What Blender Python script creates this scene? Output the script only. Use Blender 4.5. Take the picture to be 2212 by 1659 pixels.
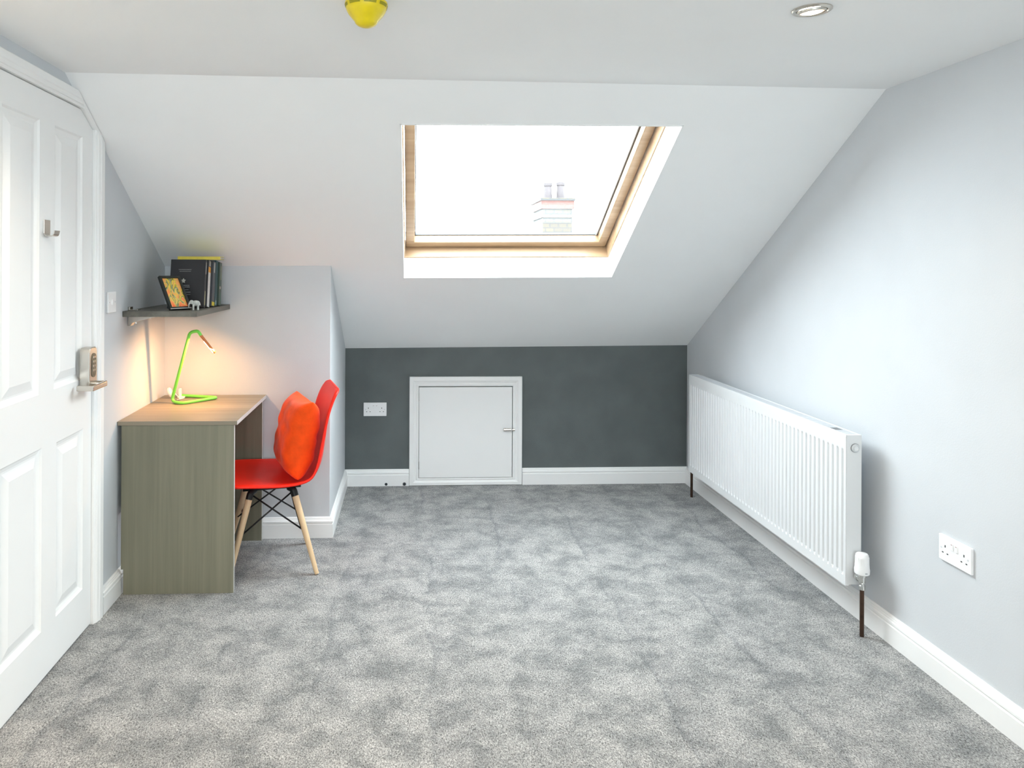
import bpy, bmesh, math, random
from mathutils import Vector, Matrix

for o in list(bpy.data.objects):
    bpy.data.objects.remove(o)
C = bpy.context.scene.collection
SC = bpy.context.scene
random.seed(7)

# ------------------------------------------------------------------ camera
FPX = 1600.4
PPX, PPY = 962.8, 575.0
CAMZ = 1.41
cam_d = bpy.data.cameras.new('camera')
cam = bpy.data.objects.new('camera', cam_d)
C.objects.link(cam)
cam_d.sensor_width = 36.0
cam_d.lens = 36.0 * FPX / 2212.0
cam_d.shift_x = (1106.0 - PPX) / 2212.0
cam_d.shift_y = (PPY - 829.5) / 2212.0
cam_d.clip_start = 0.02
cam_d.clip_end = 200
fw = Vector((0.0489, 0.9988, 0.0002)).normalized()
rt = Vector((0.9988, -0.049, 0.0045)).normalized()
rt = (rt - fw * rt.dot(fw)).normalized()
up = rt.cross(fw)
cam.matrix_world = Matrix((
    (rt.x, up.x, -fw.x, 0), (rt.y, up.y, -fw.y, 0), (rt.z, up.z, -fw.z, CAMZ), (0, 0, 0, 1)))
SC.camera = cam

# ------------------------------------------------------------------ world, exposure
SC.view_settings.view_transform = 'Standard'
SC.view_settings.look = 'None'
SC.view_settings.gamma = 1.0
SC.view_settings.use_curve_mapping = False
SC.view_settings.exposure = 1.04
SKY = 11.0
w = bpy.data.worlds.new('overcast_sky')
SC.world = w
w.use_nodes = True
bg = w.node_tree.nodes['Background']
bg.inputs[0].default_value = (0.89, 0.955, 1.0, 1)
bg.inputs[1].default_value = SKY
SC.cycles.use_denoising = True
SC.cycles.max_bounces = 14
SC.cycles.diffuse_bounces = 9
SC.cycles.transparent_max_bounces = 8
SC.cycles.caustics_reflective = False
SC.cycles.caustics_refractive = False
SC.cycles.sample_clamp_indirect = 8.0


def portal(name, mw, sx, sy):
    d = bpy.data.lights.new(name, 'AREA')
    d.shape = 'RECTANGLE'
    d.size = sx
    d.size_y = sy
    d.cycles.is_portal = True
    o = bpy.data.objects.new(name, d)
    o.matrix_world = mw
    C.objects.link(o)
    return o


# ------------------------------------------------------------------ materials
def new_mat(name):
    m = bpy.data.materials.new(name)
    m.use_nodes = True
    nt = m.node_tree
    return m, nt, nt.nodes['Principled BSDF']


def N(nt, t, **kw):
    n = nt.nodes.new(t)
    for k, v in kw.items():
        setattr(n, k, v)
    return n


def plain(name, col, rough=0.5, metal=0.0, spec=0.5, var=0.0, vscale=8.0, bump=0.0, bscale=60.0, coat=0.0, sheen=0.0):
    m, nt, b = new_mat(name)
    b.inputs['Base Color'].default_value = (*col, 1)
    b.inputs['Roughness'].default_value = rough
    b.inputs['Metallic'].default_value = metal
    b.inputs['Specular IOR Level'].default_value = spec
    b.inputs['Coat Weight'].default_value = coat
    b.inputs['Sheen Weight'].default_value = sheen
    tc = N(nt, 'ShaderNodeTexCoord')
    if var > 0:
        no = N(nt, 'ShaderNodeTexNoise')
        no.inputs['Scale'].default_value = vscale
        no.inputs['Detail'].default_value = 5
        nt.links.new(tc.outputs['Object'], no.inputs['Vector'])
        r = N(nt, 'ShaderNodeValToRGB')
        r.color_ramp.elements[0].position = 0.3
        r.color_ramp.elements[1].position = 0.7
        r.color_ramp.elements[0].color = (*[max(0, c * (1 - var)) for c in col], 1)
        r.color_ramp.elements[1].color = (*[min(1, c * (1 + var)) for c in col], 1)
        nt.links.new(no.outputs['Fac'], r.inputs['Fac'])
        nt.links.new(r.outputs['Color'], b.inputs['Base Color'])
    if bump > 0:
        n2 = N(nt, 'ShaderNodeTexNoise')
        n2.inputs['Scale'].default_value = bscale
        n2.inputs['Detail'].default_value = 4
        nt.links.new(tc.outputs['Object'], n2.inputs['Vector'])
        bu = N(nt, 'ShaderNodeBump')
        bu.inputs['Strength'].default_value = bump
        bu.inputs['Distance'].default_value = 0.002
        nt.links.new(n2.outputs['Fac'], bu.inputs['Height'])
        nt.links.new(bu.outputs['Normal'], b.inputs['Normal'])
    return m


def wood(name, c1, c2, axis='Z', rough=0.45, scale=1.0, fine=60.0):
    m, nt, b = new_mat(name)
    tc = N(nt, 'ShaderNodeTexCoord')
    mp = N(nt, 'ShaderNodeMapping')
    s = {'X': (1.2, fine, fine), 'Y': (fine, 1.2, fine), 'Z': (fine, fine, 1.2)}[axis]
    mp.inputs['Scale'].default_value = [v * scale for v in s]
    nt.links.new(tc.outputs['Object'], mp.inputs['Vector'])
    no = N(nt, 'ShaderNodeTexNoise')
    no.inputs['Scale'].default_value = 1.0
    no.inputs['Detail'].default_value = 7
    no.inputs['Roughness'].default_value = 0.62
    no.inputs['Distortion'].default_value = 0.4
    nt.links.new(mp.outputs[0], no.inputs['Vector'])
    mp2 = N(nt, 'ShaderNodeMapping')
    mp2.inputs['Scale'].default_value = [v * scale * (0.16 if v > 5 else 0.5) for v in s]
    nt.links.new(tc.outputs['Object'], mp2.inputs['Vector'])
    n2 = N(nt, 'ShaderNodeTexNoise')
    n2.inputs['Scale'].default_value = 1.0
    n2.inputs['Detail'].default_value = 3
    nt.links.new(mp2.outputs[0], n2.inputs['Vector'])
    mx = N(nt, 'ShaderNodeMath', operation='ADD')
    nt.links.new(no.outputs['Fac'], mx.inputs[0])
    nt.links.new(n2.outputs['Fac'], mx.inputs[1])
    hf = N(nt, 'ShaderNodeMath', operation='MULTIPLY')
    nt.links.new(mx.outputs[0], hf.inputs[0])
    hf.inputs[1].default_value = 0.5
    r = N(nt, 'ShaderNodeValToRGB')
    r.color_ramp.elements[0].position = 0.36
    r.color_ramp.elements[1].position = 0.64
    r.color_ramp.elements[0].color = (*c1, 1)
    r.color_ramp.elements[1].color = (*c2, 1)
    nt.links.new(hf.outputs[0], r.inputs['Fac'])
    nt.links.new(r.outputs['Color'], b.inputs['Base Color'])
    b.inputs['Roughness'].default_value = rough
    bu = N(nt, 'ShaderNodeBump')
    bu.inputs['Strength'].default_value = 0.15
    bu.inputs['Distance'].default_value = 0.001
    nt.links.new(no.outputs['Fac'], bu.inputs['Height'])
    nt.links.new(bu.outputs['Normal'], b.inputs['Normal'])
    return m


def emit(name, col, strength):
    m = bpy.data.materials.new(name)
    m.use_nodes = True
    nt = m.node_tree
    nt.nodes.clear()
    e = N(nt, 'ShaderNodeEmission')
    e.inputs[0].default_value = (*col, 1)
    e.inputs[1].default_value = strength
    o = N(nt, 'ShaderNodeOutputMaterial')
    nt.links.new(e.outputs[0], o.inputs[0])
    return m


def carpet_mat():
    m, nt, b = new_mat('carpet_pile')
    L = nt.links.new
    tc = N(nt, 'ShaderNodeTexCoord')

    def noise(scale, detail, rough=0.5, dist=0.0, vec=None):
        n = N(nt, 'ShaderNodeTexNoise')
        n.inputs['Scale'].default_value = scale
        n.inputs['Detail'].default_value = detail
        n.inputs['Roughness'].default_value = rough
        n.inputs['Distortion'].default_value = dist
        L(vec or tc.outputs['Object'], n.inputs['Vector'])
        return n

    def ramp(src, p0, c0, p1, c1):
        r = N(nt, 'ShaderNodeValToRGB')
        r.color_ramp.elements[0].position = p0
        r.color_ramp.elements[1].position = p1
        r.color_ramp.elements[0].color = c0
        r.color_ramp.elements[1].color = c1
        L(src, r.inputs['Fac'])
        return r

    def mul(a, bb, f=1.0):
        x = N(nt, 'ShaderNodeMixRGB', blend_type='MULTIPLY')
        x.inputs[0].default_value = f
        L(a, x.inputs[1])
        L(bb, x.inputs[2])
        return x

    # fibres: stretched fine noise, bright and dark tips
    mp = N(nt, 'ShaderNodeMapping')
    mp.inputs['Scale'].default_value = (1.0, 0.55, 1.0)
    mp.inputs['Rotation'].default_value = (0, 0, 0.5)
    L(tc.outputs['Object'], mp.inputs['Vector'])
    f1 = noise(270, 3, 0.7, 0.6, mp.outputs[0])
    fib = ramp(f1.outputs['Fac'], 0.34, (0.10, 0.10, 0.10, 1), 0.66, (0.80, 0.79, 0.765, 1))
    f2 = noise(120, 3, 0.6, 0.3)
    tuft = ramp(f2.outputs['Fac'], 0.3, (0.74, 0.74, 0.75, 1), 0.7, (1.0, 1.0, 1.0, 1))
    # brushed patches of the pile
    f3 = noise(7.5, 9, 0.72, 0.2)
    patch = ramp(f3.outputs['Fac'], 0.38, (0.53, 0.555, 0.57, 1), 0.59, (1.0, 1.0, 1.0, 1))
    mp2 = N(nt, 'ShaderNodeMapping')
    mp2.inputs['Scale'].default_value = (1.0, 0.55, 1.0)
    L(tc.outputs['Object'], mp2.inputs['Vector'])
    f4 = noise(1.7, 4, 0.6, 0.8, mp2.outputs[0])
    big = ramp(f4.outputs['Fac'], 0.35, (0.86, 0.87, 0.88, 1), 0.65, (1, 1, 1, 1))
    # brush tracks running away from the door side: thin wandering lines
    sep = N(nt, 'ShaderNodeSeparateXYZ')
    L(tc.outputs['Object'], sep.inputs[0])
    f5 = noise(1.6, 4, 0.6, 0.0)
    wob = N(nt, 'ShaderNodeMath', operation='MULTIPLY_ADD')
    L(f5.outputs['Fac'], wob.inputs[0])
    wob.inputs[1].default_value = 0.22
    L(sep.outputs[0], wob.inputs[2])
    sc = N(nt, 'ShaderNodeMath', operation='MULTIPLY')
    L(wob.outputs[0], sc.inputs[0])
    sc.inputs[1].default_value = 2.6
    fr = N(nt, 'ShaderNodeMath', operation='FRACT')
    L(sc.outputs[0], fr.inputs[0])
    ln = N(nt, 'ShaderNodeValToRGB')
    e = ln.color_ramp.elements
    e[0].position = 0.0
    e[0].color = (1, 1, 1, 1)
    e[1].position = 1.0
    e[1].color = (1, 1, 1, 1)
    a = ln.color_ramp.elements.new(0.47)
    a.color = (1, 1, 1, 1)
    a = ln.color_ramp.elements.new(0.5)
    a.color = (0.72, 0.74, 0.76, 1)
    a = ln.color_ramp.elements.new(0.55)
    a.color = (0.96, 0.96, 0.97, 1)
    L(fr.outputs[0], ln.inputs['Fac'])
    f6 = noise(1.4, 3, 0.5)
    lm = ramp(f6.outputs['Fac'], 0.45, (0, 0, 0, 1), 0.55, (1, 1, 1, 1))
    lines = N(nt, 'ShaderNodeMixRGB', blend_type='MIX')
    L(lm.outputs[0], lines.inputs[0])
    lines.inputs[1].default_value = (1, 1, 1, 1)
    L(ln.outputs[0], lines.inputs[2])
    c = mul(fib.outputs[0], tuft.outputs[0])
    c = mul(c.outputs[0], patch.outputs[0])
    c = mul(c.outputs[0], big.outputs[0])
    c = mul(c.outputs[0], lines.outputs[0])
    L(c.outputs[0], b.inputs['Base Color'])
    b.inputs['Roughness'].default_value = 0.95
    b.inputs['Specular IOR Level'].default_value = 0.1
    b.inputs['Sheen Weight'].default_value = 0.15
    ad = N(nt, 'ShaderNodeMath', operation='ADD')
    L(f1.outputs['Fac'], ad.inputs[0])
    L(f2.outputs['Fac'], ad.inputs[1])
    bu = N(nt, 'ShaderNodeBump')
    bu.inputs['Strength'].default_value = 0.8
    bu.inputs['Distance'].default_value = 0.006
    L(ad.outputs[0], bu.inputs['Height'])
    L(bu.outputs[0], b.inputs['Normal'])
    return m


def glass_mat():
    m = bpy.data.materials.new('window_glass')
    m.use_nodes = True
    nt = m.node_tree
    nt.nodes.clear()
    t = N(nt, 'ShaderNodeBsdfTransparent')
    t.inputs[0].default_value = (0.97, 0.985, 0.98, 1)
    g = N(nt, 'ShaderNodeBsdfGlossy')
    g.inputs['Roughness'].default_value = 0.02
    lw = N(nt, 'ShaderNodeLayerWeight')
    lw.inputs[0].default_value = 0.5
    pw = N(nt, 'ShaderNodeMath', operation='POWER')
    nt.links.new(lw.outputs['Facing'], pw.inputs[0])
    pw.inputs[1].default_value = 5.0
    f = N(nt, 'ShaderNodeMath', operation='MULTIPLY_ADD')
    nt.links.new(pw.outputs[0], f.inputs[0])
    f.inputs[1].default_value = 0.5
    f.inputs[2].default_value = 0.03
    mx = N(nt, 'ShaderNodeMixShader')
    o = N(nt, 'ShaderNodeOutputMaterial')
    nt.links.new(f.outputs[0], mx.inputs[0])
    nt.links.new(t.outputs[0], mx.inputs[1])
    nt.links.new(g.outputs[0], mx.inputs[2])
    nt.links.new(mx.outputs[0], o.inputs[0])
    return m


M = {}
M['wall'] = plain('grey_wall_paint', (0.60, 0.625, 0.65), 0.7, var=0.03, vscale=2.5, bump=0.15, bscale=180, spec=0.25)
M['ceil'] = plain('white_ceiling_paint', (0.88, 0.89, 0.89), 0.8, var=0.015, vscale=2, bump=0.12, bscale=150, spec=0.2)
M['dark_wall'] = plain('charcoal_feature_wall_paint', (0.118, 0.135, 0.135), 0.6, var=0.10, vscale=5, bump=0.3, bscale=220, spec=0.3)
M['trim'] = plain('white_gloss_trim', (0.86, 0.865, 0.86), 0.35, var=0.01, vscale=5)
M['door'] = plain('white_door_paint', (0.86, 0.865, 0.86), 0.42, var=0.01, vscale=3, bump=0.05, bscale=90)
M['reveal'] = plain('white_reveal_lining', (0.88, 0.885, 0.88), 0.5, var=0.01)
M['carpet'] = carpet_mat()
M['pine'] = wood('lacquered_pine', (0.30, 0.19, 0.105), (0.43, 0.30, 0.185), 'Y', 0.35, 1.0, 40)
M['gasket'] = plain('grey_glazing_gasket', (0.05, 0.055, 0.065), 0.5)
M['alu'] = plain('grey_aluminium', (0.35, 0.36, 0.37), 0.4, 0.7)
M['glass'] = glass_mat()
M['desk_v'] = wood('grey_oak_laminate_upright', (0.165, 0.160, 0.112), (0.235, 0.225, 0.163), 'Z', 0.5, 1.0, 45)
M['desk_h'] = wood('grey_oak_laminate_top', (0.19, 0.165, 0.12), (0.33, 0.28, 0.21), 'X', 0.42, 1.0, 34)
M['desk_edge'] = plain('highlit_edge_banding', (0.50, 0.50, 0.48), 0.5, var=0.08, vscale=12)  # pale banding, brightened further for the highlight line on the desk edges
M['shelf'] = wood('dark_grey_laminate', (0.075, 0.072, 0.060), (0.19, 0.18, 0.15), 'Y', 0.5, 1.0, 30)
M['red'] = plain('red_plastic', (0.93, 0.018, 0.005), 0.38, var=0.03, vscale=5, spec=0.3)
M['leg'] = wood('pale_beech', (0.60, 0.40, 0.22), (0.78, 0.58, 0.36), 'Z', 0.45, 1.0, 30)
M['black_metal'] = plain('black_metal', (0.012, 0.013, 0.014), 0.4, 0.3)
M['cushion'] = plain('orange_velvet', (0.88, 0.075, 0.003), 0.8, var=0.12, vscale=22, bump=0.7, bscale=60, sheen=0.12, spec=0.2)
M['lime'] = plain('lime_green_lacquer', (0.19, 0.68, 0.08), 0.35, var=0.04)
M['amber'] = plain('dark_copper_lacquer', (0.55, 0.16, 0.03), 0.35, var=0.05)
M['led'] = emit('led_strip_lit', (1.0, 0.78, 0.5), 30)
M['white_plastic'] = plain('white_plastic', (0.84, 0.845, 0.85), 0.3, var=0.01)
M['hole'] = plain('dark_slot', (0.02, 0.025, 0.03), 0.6)
M['red_mark'] = plain('switch_mark', (0.30, 0.16, 0.16), 0.5)
M['rad'] = plain('white_radiator_enamel', (0.71, 0.725, 0.735), 0.3, var=0.008)
M['grille'] = plain('radiator_grille_grey', (0.62, 0.64, 0.67), 0.4)
M['chrome'] = plain('chrome', (0.72, 0.72, 0.70), 0.18, 1.0)
M['nickel'] = plain('satin_nickel', (0.62, 0.58, 0.52), 0.27, 1.0, var=0.05)
M['keypad'] = plain('bronze_keypad', (0.16, 0.14, 0.10), 0.4, 0.4, var=0.3, vscale=120)
M['copper'] = plain('tarnished_copper_pipe', (0.075, 0.045, 0.032), 0.35, 0.8, var=0.4, vscale=12)
M['yellow'] = plain('yellow_dust_cover', (0.78, 0.60, 0.0), 0.35, var=0.08, vscale=20, coat=0.2)
M['yellow_d'] = plain('olive_yellow_vents', (0.30, 0.26, 0.0), 0.5)
M['lamp_on'] = emit('halogen_lamp_lit', (1.0, 0.86, 0.66), 40)
M['bulb_side'] = emit('halogen_reflector_glow', (1.0, 0.55, 0.35), 1.6)
M['stone'] = plain('pale_carved_stone', (0.50, 0.52, 0.49), 0.6, var=0.25, vscale=90, bump=0.4, bscale=200)
M['paper'] = plain('book_paper', (0.66, 0.63, 0.55), 0.8, var=0.1, vscale=120)
M['brick'] = None


# ------------------------------------------------------------------ mesh helpers
def link(o, parent=None):
    C.objects.link(o)
    if parent is not None:
        o.parent = parent
    return o


def obj(name, bm, mat, parent=None, mw=None, smooth=False, bevel=0.0, seg=2, recalc=True):
    if recalc:
        bmesh.ops.recalc_face_normals(bm, faces=bm.faces)
    me = bpy.data.meshes.new(name)
    bm.to_mesh(me)
    bm.free()
    mats = mat if isinstance(mat, (list, tuple)) else [mat]
    for m in mats:
        me.materials.append(m)
    if smooth:
        for p in me.polygons:
            p.use_smooth = True
    o = bpy.data.objects.new(name, me)
    if mw is not None:
        o.matrix_world = mw
    link(o, parent)
    if bevel > 0:
        b = o.modifiers.new('bevel', 'BEVEL')
        b.width = bevel
        b.segments = seg
        b.limit_method = 'ANGLE'
        b.angle_limit = math.radians(40)
        b.harden_normals = False
    return o


def auto_smooth(o, ang=40):
    for p in o.data.polygons:
        p.use_smooth = True
    o.data.set_sharp_from_angle(angle=math.radians(ang))
    return o


def thing(name, label=None, cat=None, mw=None, group=None, kind=None):
    o = bpy.data.objects.new(name, None)
    o.empty_display_size = 0.05
    if mw is not None:
        o.matrix_world = mw
    C.objects.link(o)
    return tag(o, label, cat, group, kind)


def tag(o, label=None, cat=None, group=None, kind=None):
    if label:
        o['label'] = label
    if cat:
        o['category'] = cat
    if group:
        o['group'] = group
    if kind:
        o['kind'] = kind
    return o


def box(bm, x0, x1, y0, y1, z0, z1, mi=0, mat=None):
    vs = [bm.verts.new((x, y, z)) for z in (z0, z1) for y in (y0, y1) for x in (x0, x1)]
    if mat is not None:
        for v in vs:
            v.co = mat @ v.co
    q = [(0, 2, 3, 1), (4, 5, 7, 6), (0, 1, 5, 4), (2, 6, 7, 3), (0, 4, 6, 2), (1, 3, 7, 5)]
    fs = []
    for f in q:
        fc = bm.faces.new([vs[i] for i in f])
        fc.material_index = mi
        fs.append(fc)
    return fs


def bx(x0, x1, y0, y1, z0, z1):
    bm = bmesh.new()
    box(bm, min(x0, x1), max(x0, x1), min(y0, y1), max(y0, y1), min(z0, z1), max(z0, z1))
    return bm


def plate(bm, outline, holes, d0, d1, fn, mi=0):
    """prism of a 2D outline with holes; fn(a, b, d) -> 3D"""
    def ring(pts, d):
        return [bm.verts.new(fn(a, b, d)) for a, b in pts]
    loops0 = [ring(p, d0) for p in [outline] + holes]
    loops1 = [ring(p, d1) for p in [outline] + holes]
    for loops in (loops0, loops1):
        edges = []
        for lp in loops:
            for i in range(len(lp)):
                edges.append(bm.edges.new((lp[i], lp[(i + 1) % len(lp)])))
        if not holes:
            f = bm.faces.new(loops[0])
            f.material_index = mi
        else:
            r = bmesh.ops.triangle_fill(bm, use_beauty=True, use_dissolve=False, edges=edges)
            for g in r['geom']:
                if isinstance(g, bmesh.types.BMFace):
                    g.material_index = mi
    for l0, l1 in zip(loops0, loops1):
        for i in range(len(l0)):
            j = (i + 1) % len(l0)
            f = bm.faces.new((l0[i], l0[j], l1[j], l1[i]))
            f.material_index = mi


def tube(bm, pts, r, seg=12, caps=True, mi=0, closed=False):
    """swept tube; r number or list"""
    P = [Vector(p) for p in pts]
    n = len(P)
    rs = r if isinstance(r, (list, tuple)) else [r] * n
    rings = []
    prev = None
    for i in range(n):
        if closed:
            t = (P[(i + 1) % n] - P[i - 1]).normalized()
        elif i == 0:
            t = (P[1] - P[0]).normalized()
        elif i == n - 1:
            t = (P[-1] - P[-2]).normalized()
        else:
            t = ((P[i + 1] - P[i]).normalized() + (P[i] - P[i - 1]).normalized()).normalized()
        if prev is None:
            a = Vector((0, 0, 1)) if abs(t.z) < 0.9 else Vector((1, 0, 0))
            u = t.cross(a).normalized()
        else:
            u = (prev - t * prev.dot(t)).normalized()
        prev = u
        v = t.cross(u)
        rings.append([bm.verts.new(P[i] + (u * math.cos(k * 2 * math.pi / seg) + v * math.sin(k * 2 * math.pi / seg)) * rs[i]) for k in range(seg)])
    m = n if closed else n - 1
    for i in range(m):
        A, B = rings[i], rings[(i + 1) % n]
        for k in range(seg):
            f = bm.faces.new((A[k], A[(k + 1) % seg], B[(k + 1) % seg], B[k]))
            f.material_index = mi
    if caps and not closed:
        bm.faces.new(list(reversed(rings[0]))).material_index = mi
        bm.faces.new(rings[-1]).material_index = mi
    return rings


def lathe(bm, prof, seg=32, mat=None, mi=0, cap=True):
    """prof list of (r, z) around local Z"""
    rings = []
    for r, z in prof:
        if r < 1e-6:
            v = bm.verts.new((0, 0, z))
            rings.append([v])
        else:
            rings.append([bm.verts.new((r * math.cos(k * 2 * math.pi / seg), r * math.sin(k * 2 * math.pi / seg), z)) for k in range(seg)])
    if mat is not None:
        for rg in rings:
            for v in rg:
                v.co = mat @ v.co
    for A, B in zip(rings, rings[1:]):
        for k in range(seg):
            k2 = (k + 1) % seg
            if len(A) == 1 and len(B) == 1:
                continue
            if len(A) == 1:
                f = bm.faces.new((A[0], B[k2], B[k]))
            elif len(B) == 1:
                f = bm.faces.new((A[k], A[k2], B[0]))
            else:
                f = bm.faces.new((A[k], A[k2], B[k2], B[k]))
            f.material_index = mi
    if cap:
        if len(rings[0]) > 1:
            bm.faces.new(list(reversed(rings[0]))).material_index = mi
        if len(rings[-1]) > 1:
            bm.faces.new(rings[-1]).material_index = mi


def rounded(pts, rad, n=6):
    """polyline with rounded corners, pts 3D"""
    P = [Vector(p) for p in pts]
    out = [P[0]]
    for i in range(1, len(P) - 1):
        a = (P[i - 1] - P[i])
        b = (P[i + 1] - P[i])
        r = min(rad[i - 1] if isinstance(rad, (list, tuple)) else rad, a.length * 0.49, b.length * 0.49)
        p0 = P[i] + a.normalized() * r
        p1 = P[i] + b.normalized() * r
        for k in range(n + 1):
            t = k / n
            out.append(p0 * (1 - t) ** 2 + P[i] * 2 * t * (1 - t) + p1 * t ** 2)
    out.append(P[-1])
    return out


def axis_mat(origin, xa, ya, za):
    xa, ya, za = Vector(xa), Vector(ya), Vector(za)
    return Matrix(((xa.x, ya.x, za.x, origin[0]), (xa.y, ya.y, za.y, origin[1]), (xa.z, ya.z, za.z, origin[2]), (0, 0, 0, 1)))


def Rz(deg):
    return Matrix.Rotation(math.radians(deg), 4, 'Z')


def T(x, y, z):
    return Matrix.Translation((x, y, z))


# ------------------------------------------------------------------ room dimensions (metres)
XR = 1.822          # right wall
YF = 4.7765         # far knee wall
YB = -1.9           # wall behind the camera
XB = -0.4078        # side of the boxed-in corner
YBX = 3.8818        # face of the boxed-in corner
ZC = 2.097          # flat ceiling
SA, SB, SCc = 3.71262, 0.0083, -0.592    # sloped ceiling z = SA + SB x + SCc y


def zs(x, y):
    return SA + SB * x + SCc * y


def xl(y):
    return -1.2434 - 0.0205 * (y - 3.2)


# left wall frame: local x = out into the room, y = along the wall, z = up; origin at y = 3.2
nrm = math.hypot(1, 0.0205)
LWn = Vector((1, 0.0205, 0)) / nrm
LWu = Vector((-0.0205, 1, 0)) / nrm
LW = axis_mat((xl(3.2), 3.2, 0), LWn, LWu, (0, 0, 1))
# slope frame: local x = up the slope, y = across, z = outward; origin bottom middle of window
SN = Vector((-SB, -SCc, 1)).normalized()
SU = Vector((1, 0, SB)).normalized()
SV = SU.cross(SN).normalized()
WX, WY = 0.5365, 4.0
SL = axis_mat((WX, WY, zs(WX, WY)), SV, SU, SN)
SLi = SL.inverted()
WH = 1.2346      # opening up the slope
WW = 0.5715      # half width

# ------------------------------------------------------------------ structure
# floor
bm = bx(-1.9, XR + 0.1, YB - 0.1, YF + 0.1, -0.12, 0.0)
tag(obj('floor', bm, M['carpet']), kind='structure')

# far dark wall
kz = lambda x: zs(x, YF)
bm = bmesh.new()
plate(bm, [(XB - 0.3, 0), (XR + 0.1, 0), (XR + 0.1, kz(XR + 0.1) + 0.06), (XB - 0.3, kz(XB) + 0.06)], [], 0, 0.1,
      lambda a, b, d: (a, YF + d, b))
tag(obj('wall_front', bm, M['dark_wall']), kind='structure')

# right wall
ycR = (ZC - SA - SB * XR) / SCc
bm = bmesh.new()
plate(bm, [(YB - 0.1, 0), (YF + 0.1, 0), (YF + 0.1, zs(XR, YF) - 0.0), (ycR, ZC + 0.03), (YB - 0.1, ZC + 0.03)], [], 0, 0.1,
      lambda a, b, d: (XR + d, a, b))
tag(obj('wall_right', bm, M['wall']), kind='structure')

# left wall with the door opening (local y = world y - 3.2)
DO0, DO1 = -1.005, -0.228           # door opening along the wall
bm = bmesh.new()
ycL = (ZC - SA - SB * xl(2.7)) / SCc
plate(bm, [(YB - 3.35, 0), (DO0, 0), (DO0, 2.003), (-0.339, 2.003), (DO1, 1.943), (DO1, 0), (0.78, 0), (0.78, zs(xl(3.98), 3.98)),
           (ycL - 3.2, ZC + 0.02), (YB - 3.35, ZC + 0.02)], [], -0.1, 0.0,
      lambda a, b, d: LW @ Vector((d, a, b)))
tag(obj('wall_left', bm, M['wall']), kind='structure')

# boxed-in corner: face + side return, one plastered mass
bm = bmesh.new()
xlb = xl(YBX) - 0.12
vs = []
for (x, y) in ((xlb, YBX), (XB, YBX), (XB, YF + 0.02), (xlb, YF + 0.02)):
    vs.append((bm.verts.new((x, y, 0)), bm.verts.new((x, y, zs(x, y) + 0.02))))
for i in range(4):
    a, b = vs[i], vs[(i + 1) % 4]
    bm.faces.new((a[0], b[0], b[1], a[1]))
bm.faces.new([v[0] for v in reversed(vs)])
bm.faces.new([v[1] for v in vs])
o = obj('wall_boxing', bm, M['wall'], bevel=0.003)
tag(o, kind='structure')

# ceiling: flat part + slope with the roof-window opening
bm = bmesh.new()
x0c, x1c = -1.75, XR + 0.12
yc = lambda x: (ZC - SA - SB * x) / SCc
plate(bm, [(x0c, YB - 0.12), (x1c, YB - 0.12), (x1c, yc(x1c)), (x0c, yc(x0c))], [], 0, 0.12,
      lambda a, b, d: (a, b, ZC + d))
sp = []
for (x, y) in ((x0c, yc(x0c)), (x1c, yc(x1c)), (x1c, YF + 0.12), (x0c, YF + 0.12)):
    q = SLi @ Vector((x, y, zs(x, y)))
    sp.append((q.x, q.y))
RD = 0.125       # depth of the plastered reveal
plate(bm, sp, [[(0, -WW), (WH, -WW), (WH, WW), (0, WW)]], 0, RD,
      lambda a, b, d: SL @ Vector((a, b, d)))
tag(obj('ceiling', bm, M['ceil'], recalc=True), kind='structure')

# wall behind the camera, with an unseen window added to let in fill light
BW = (-0.75, 1.15, 1.15, 1.85)
bm = bmesh.new()
plate(bm, [(-1.75, 0), (XR + 0.1, 0), (XR + 0.1, ZC + 0.03), (-1.75, ZC + 0.03)],
      [[(BW[0], BW[2]), (BW[1], BW[2]), (BW[1], BW[3]), (BW[0], BW[3])]], 0, 0.12,
      lambda a, b, d: (a, YB - d, b))
tag(obj('wall_back', bm, M['wall']), kind='structure')
w2 = thing('added_fill_window', mw=T(0, YB - 0.08, 0), kind='structure')
bm = bmesh.new()
for (a, b, c, d) in ((BW[0], BW[1], BW[2], BW[2] + 0.05), (BW[0], BW[1], BW[3] - 0.05, BW[3]), (BW[0], BW[0] + 0.05, BW[2], BW[3]),
                     (BW[1] - 0.05, BW[1], BW[2], BW[3]), (0.175, 0.225, BW[2], BW[3])):
    box(bm, a, b, -0.03, 0.03, c, d)
obj('fill_window_frame', bm, M['trim'], w2)
obj('glass', bx(BW[0] + 0.05, BW[1] - 0.05, -0.003, 0.003, BW[2] + 0.05, BW[3] - 0.05), M['glass'], w2)

portal('fill_window_portal', axis_mat(((BW[0] + BW[1]) / 2, YB - 0.14, (BW[2] + BW[3]) / 2), (1, 0, 0), (0, 0, 1), (0, -1, 0)),
       BW[1] - BW[0], BW[3] - BW[2])
portal('daylight_portal_skylight', SL @ T(WH / 2, 0, 0.30) , WH + 0.1, 2 * WW + 0.1)

# roof window
w1 = thing('window_1', mw=SL, kind='structure')
# white lining board of the reveal (bottom and both sides)
bm = bmesh.new()
lt = 0.006
box(bm, 0.0, lt, -WW, WW, -0.002, RD)
box(bm, 0.0, WH, -WW, -WW + lt, -0.002, RD)
box(bm, 0.0, WH, WW - lt, WW, -0.002, RD)
box(bm, WH - lt, WH, -WW, WW, -0.002, RD)
obj('reveal_lining', bm, M['reveal'], w1)
FB = 0.188       # depth at the sash face
li = 0.012       # frame stands proud of the lining a little


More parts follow.
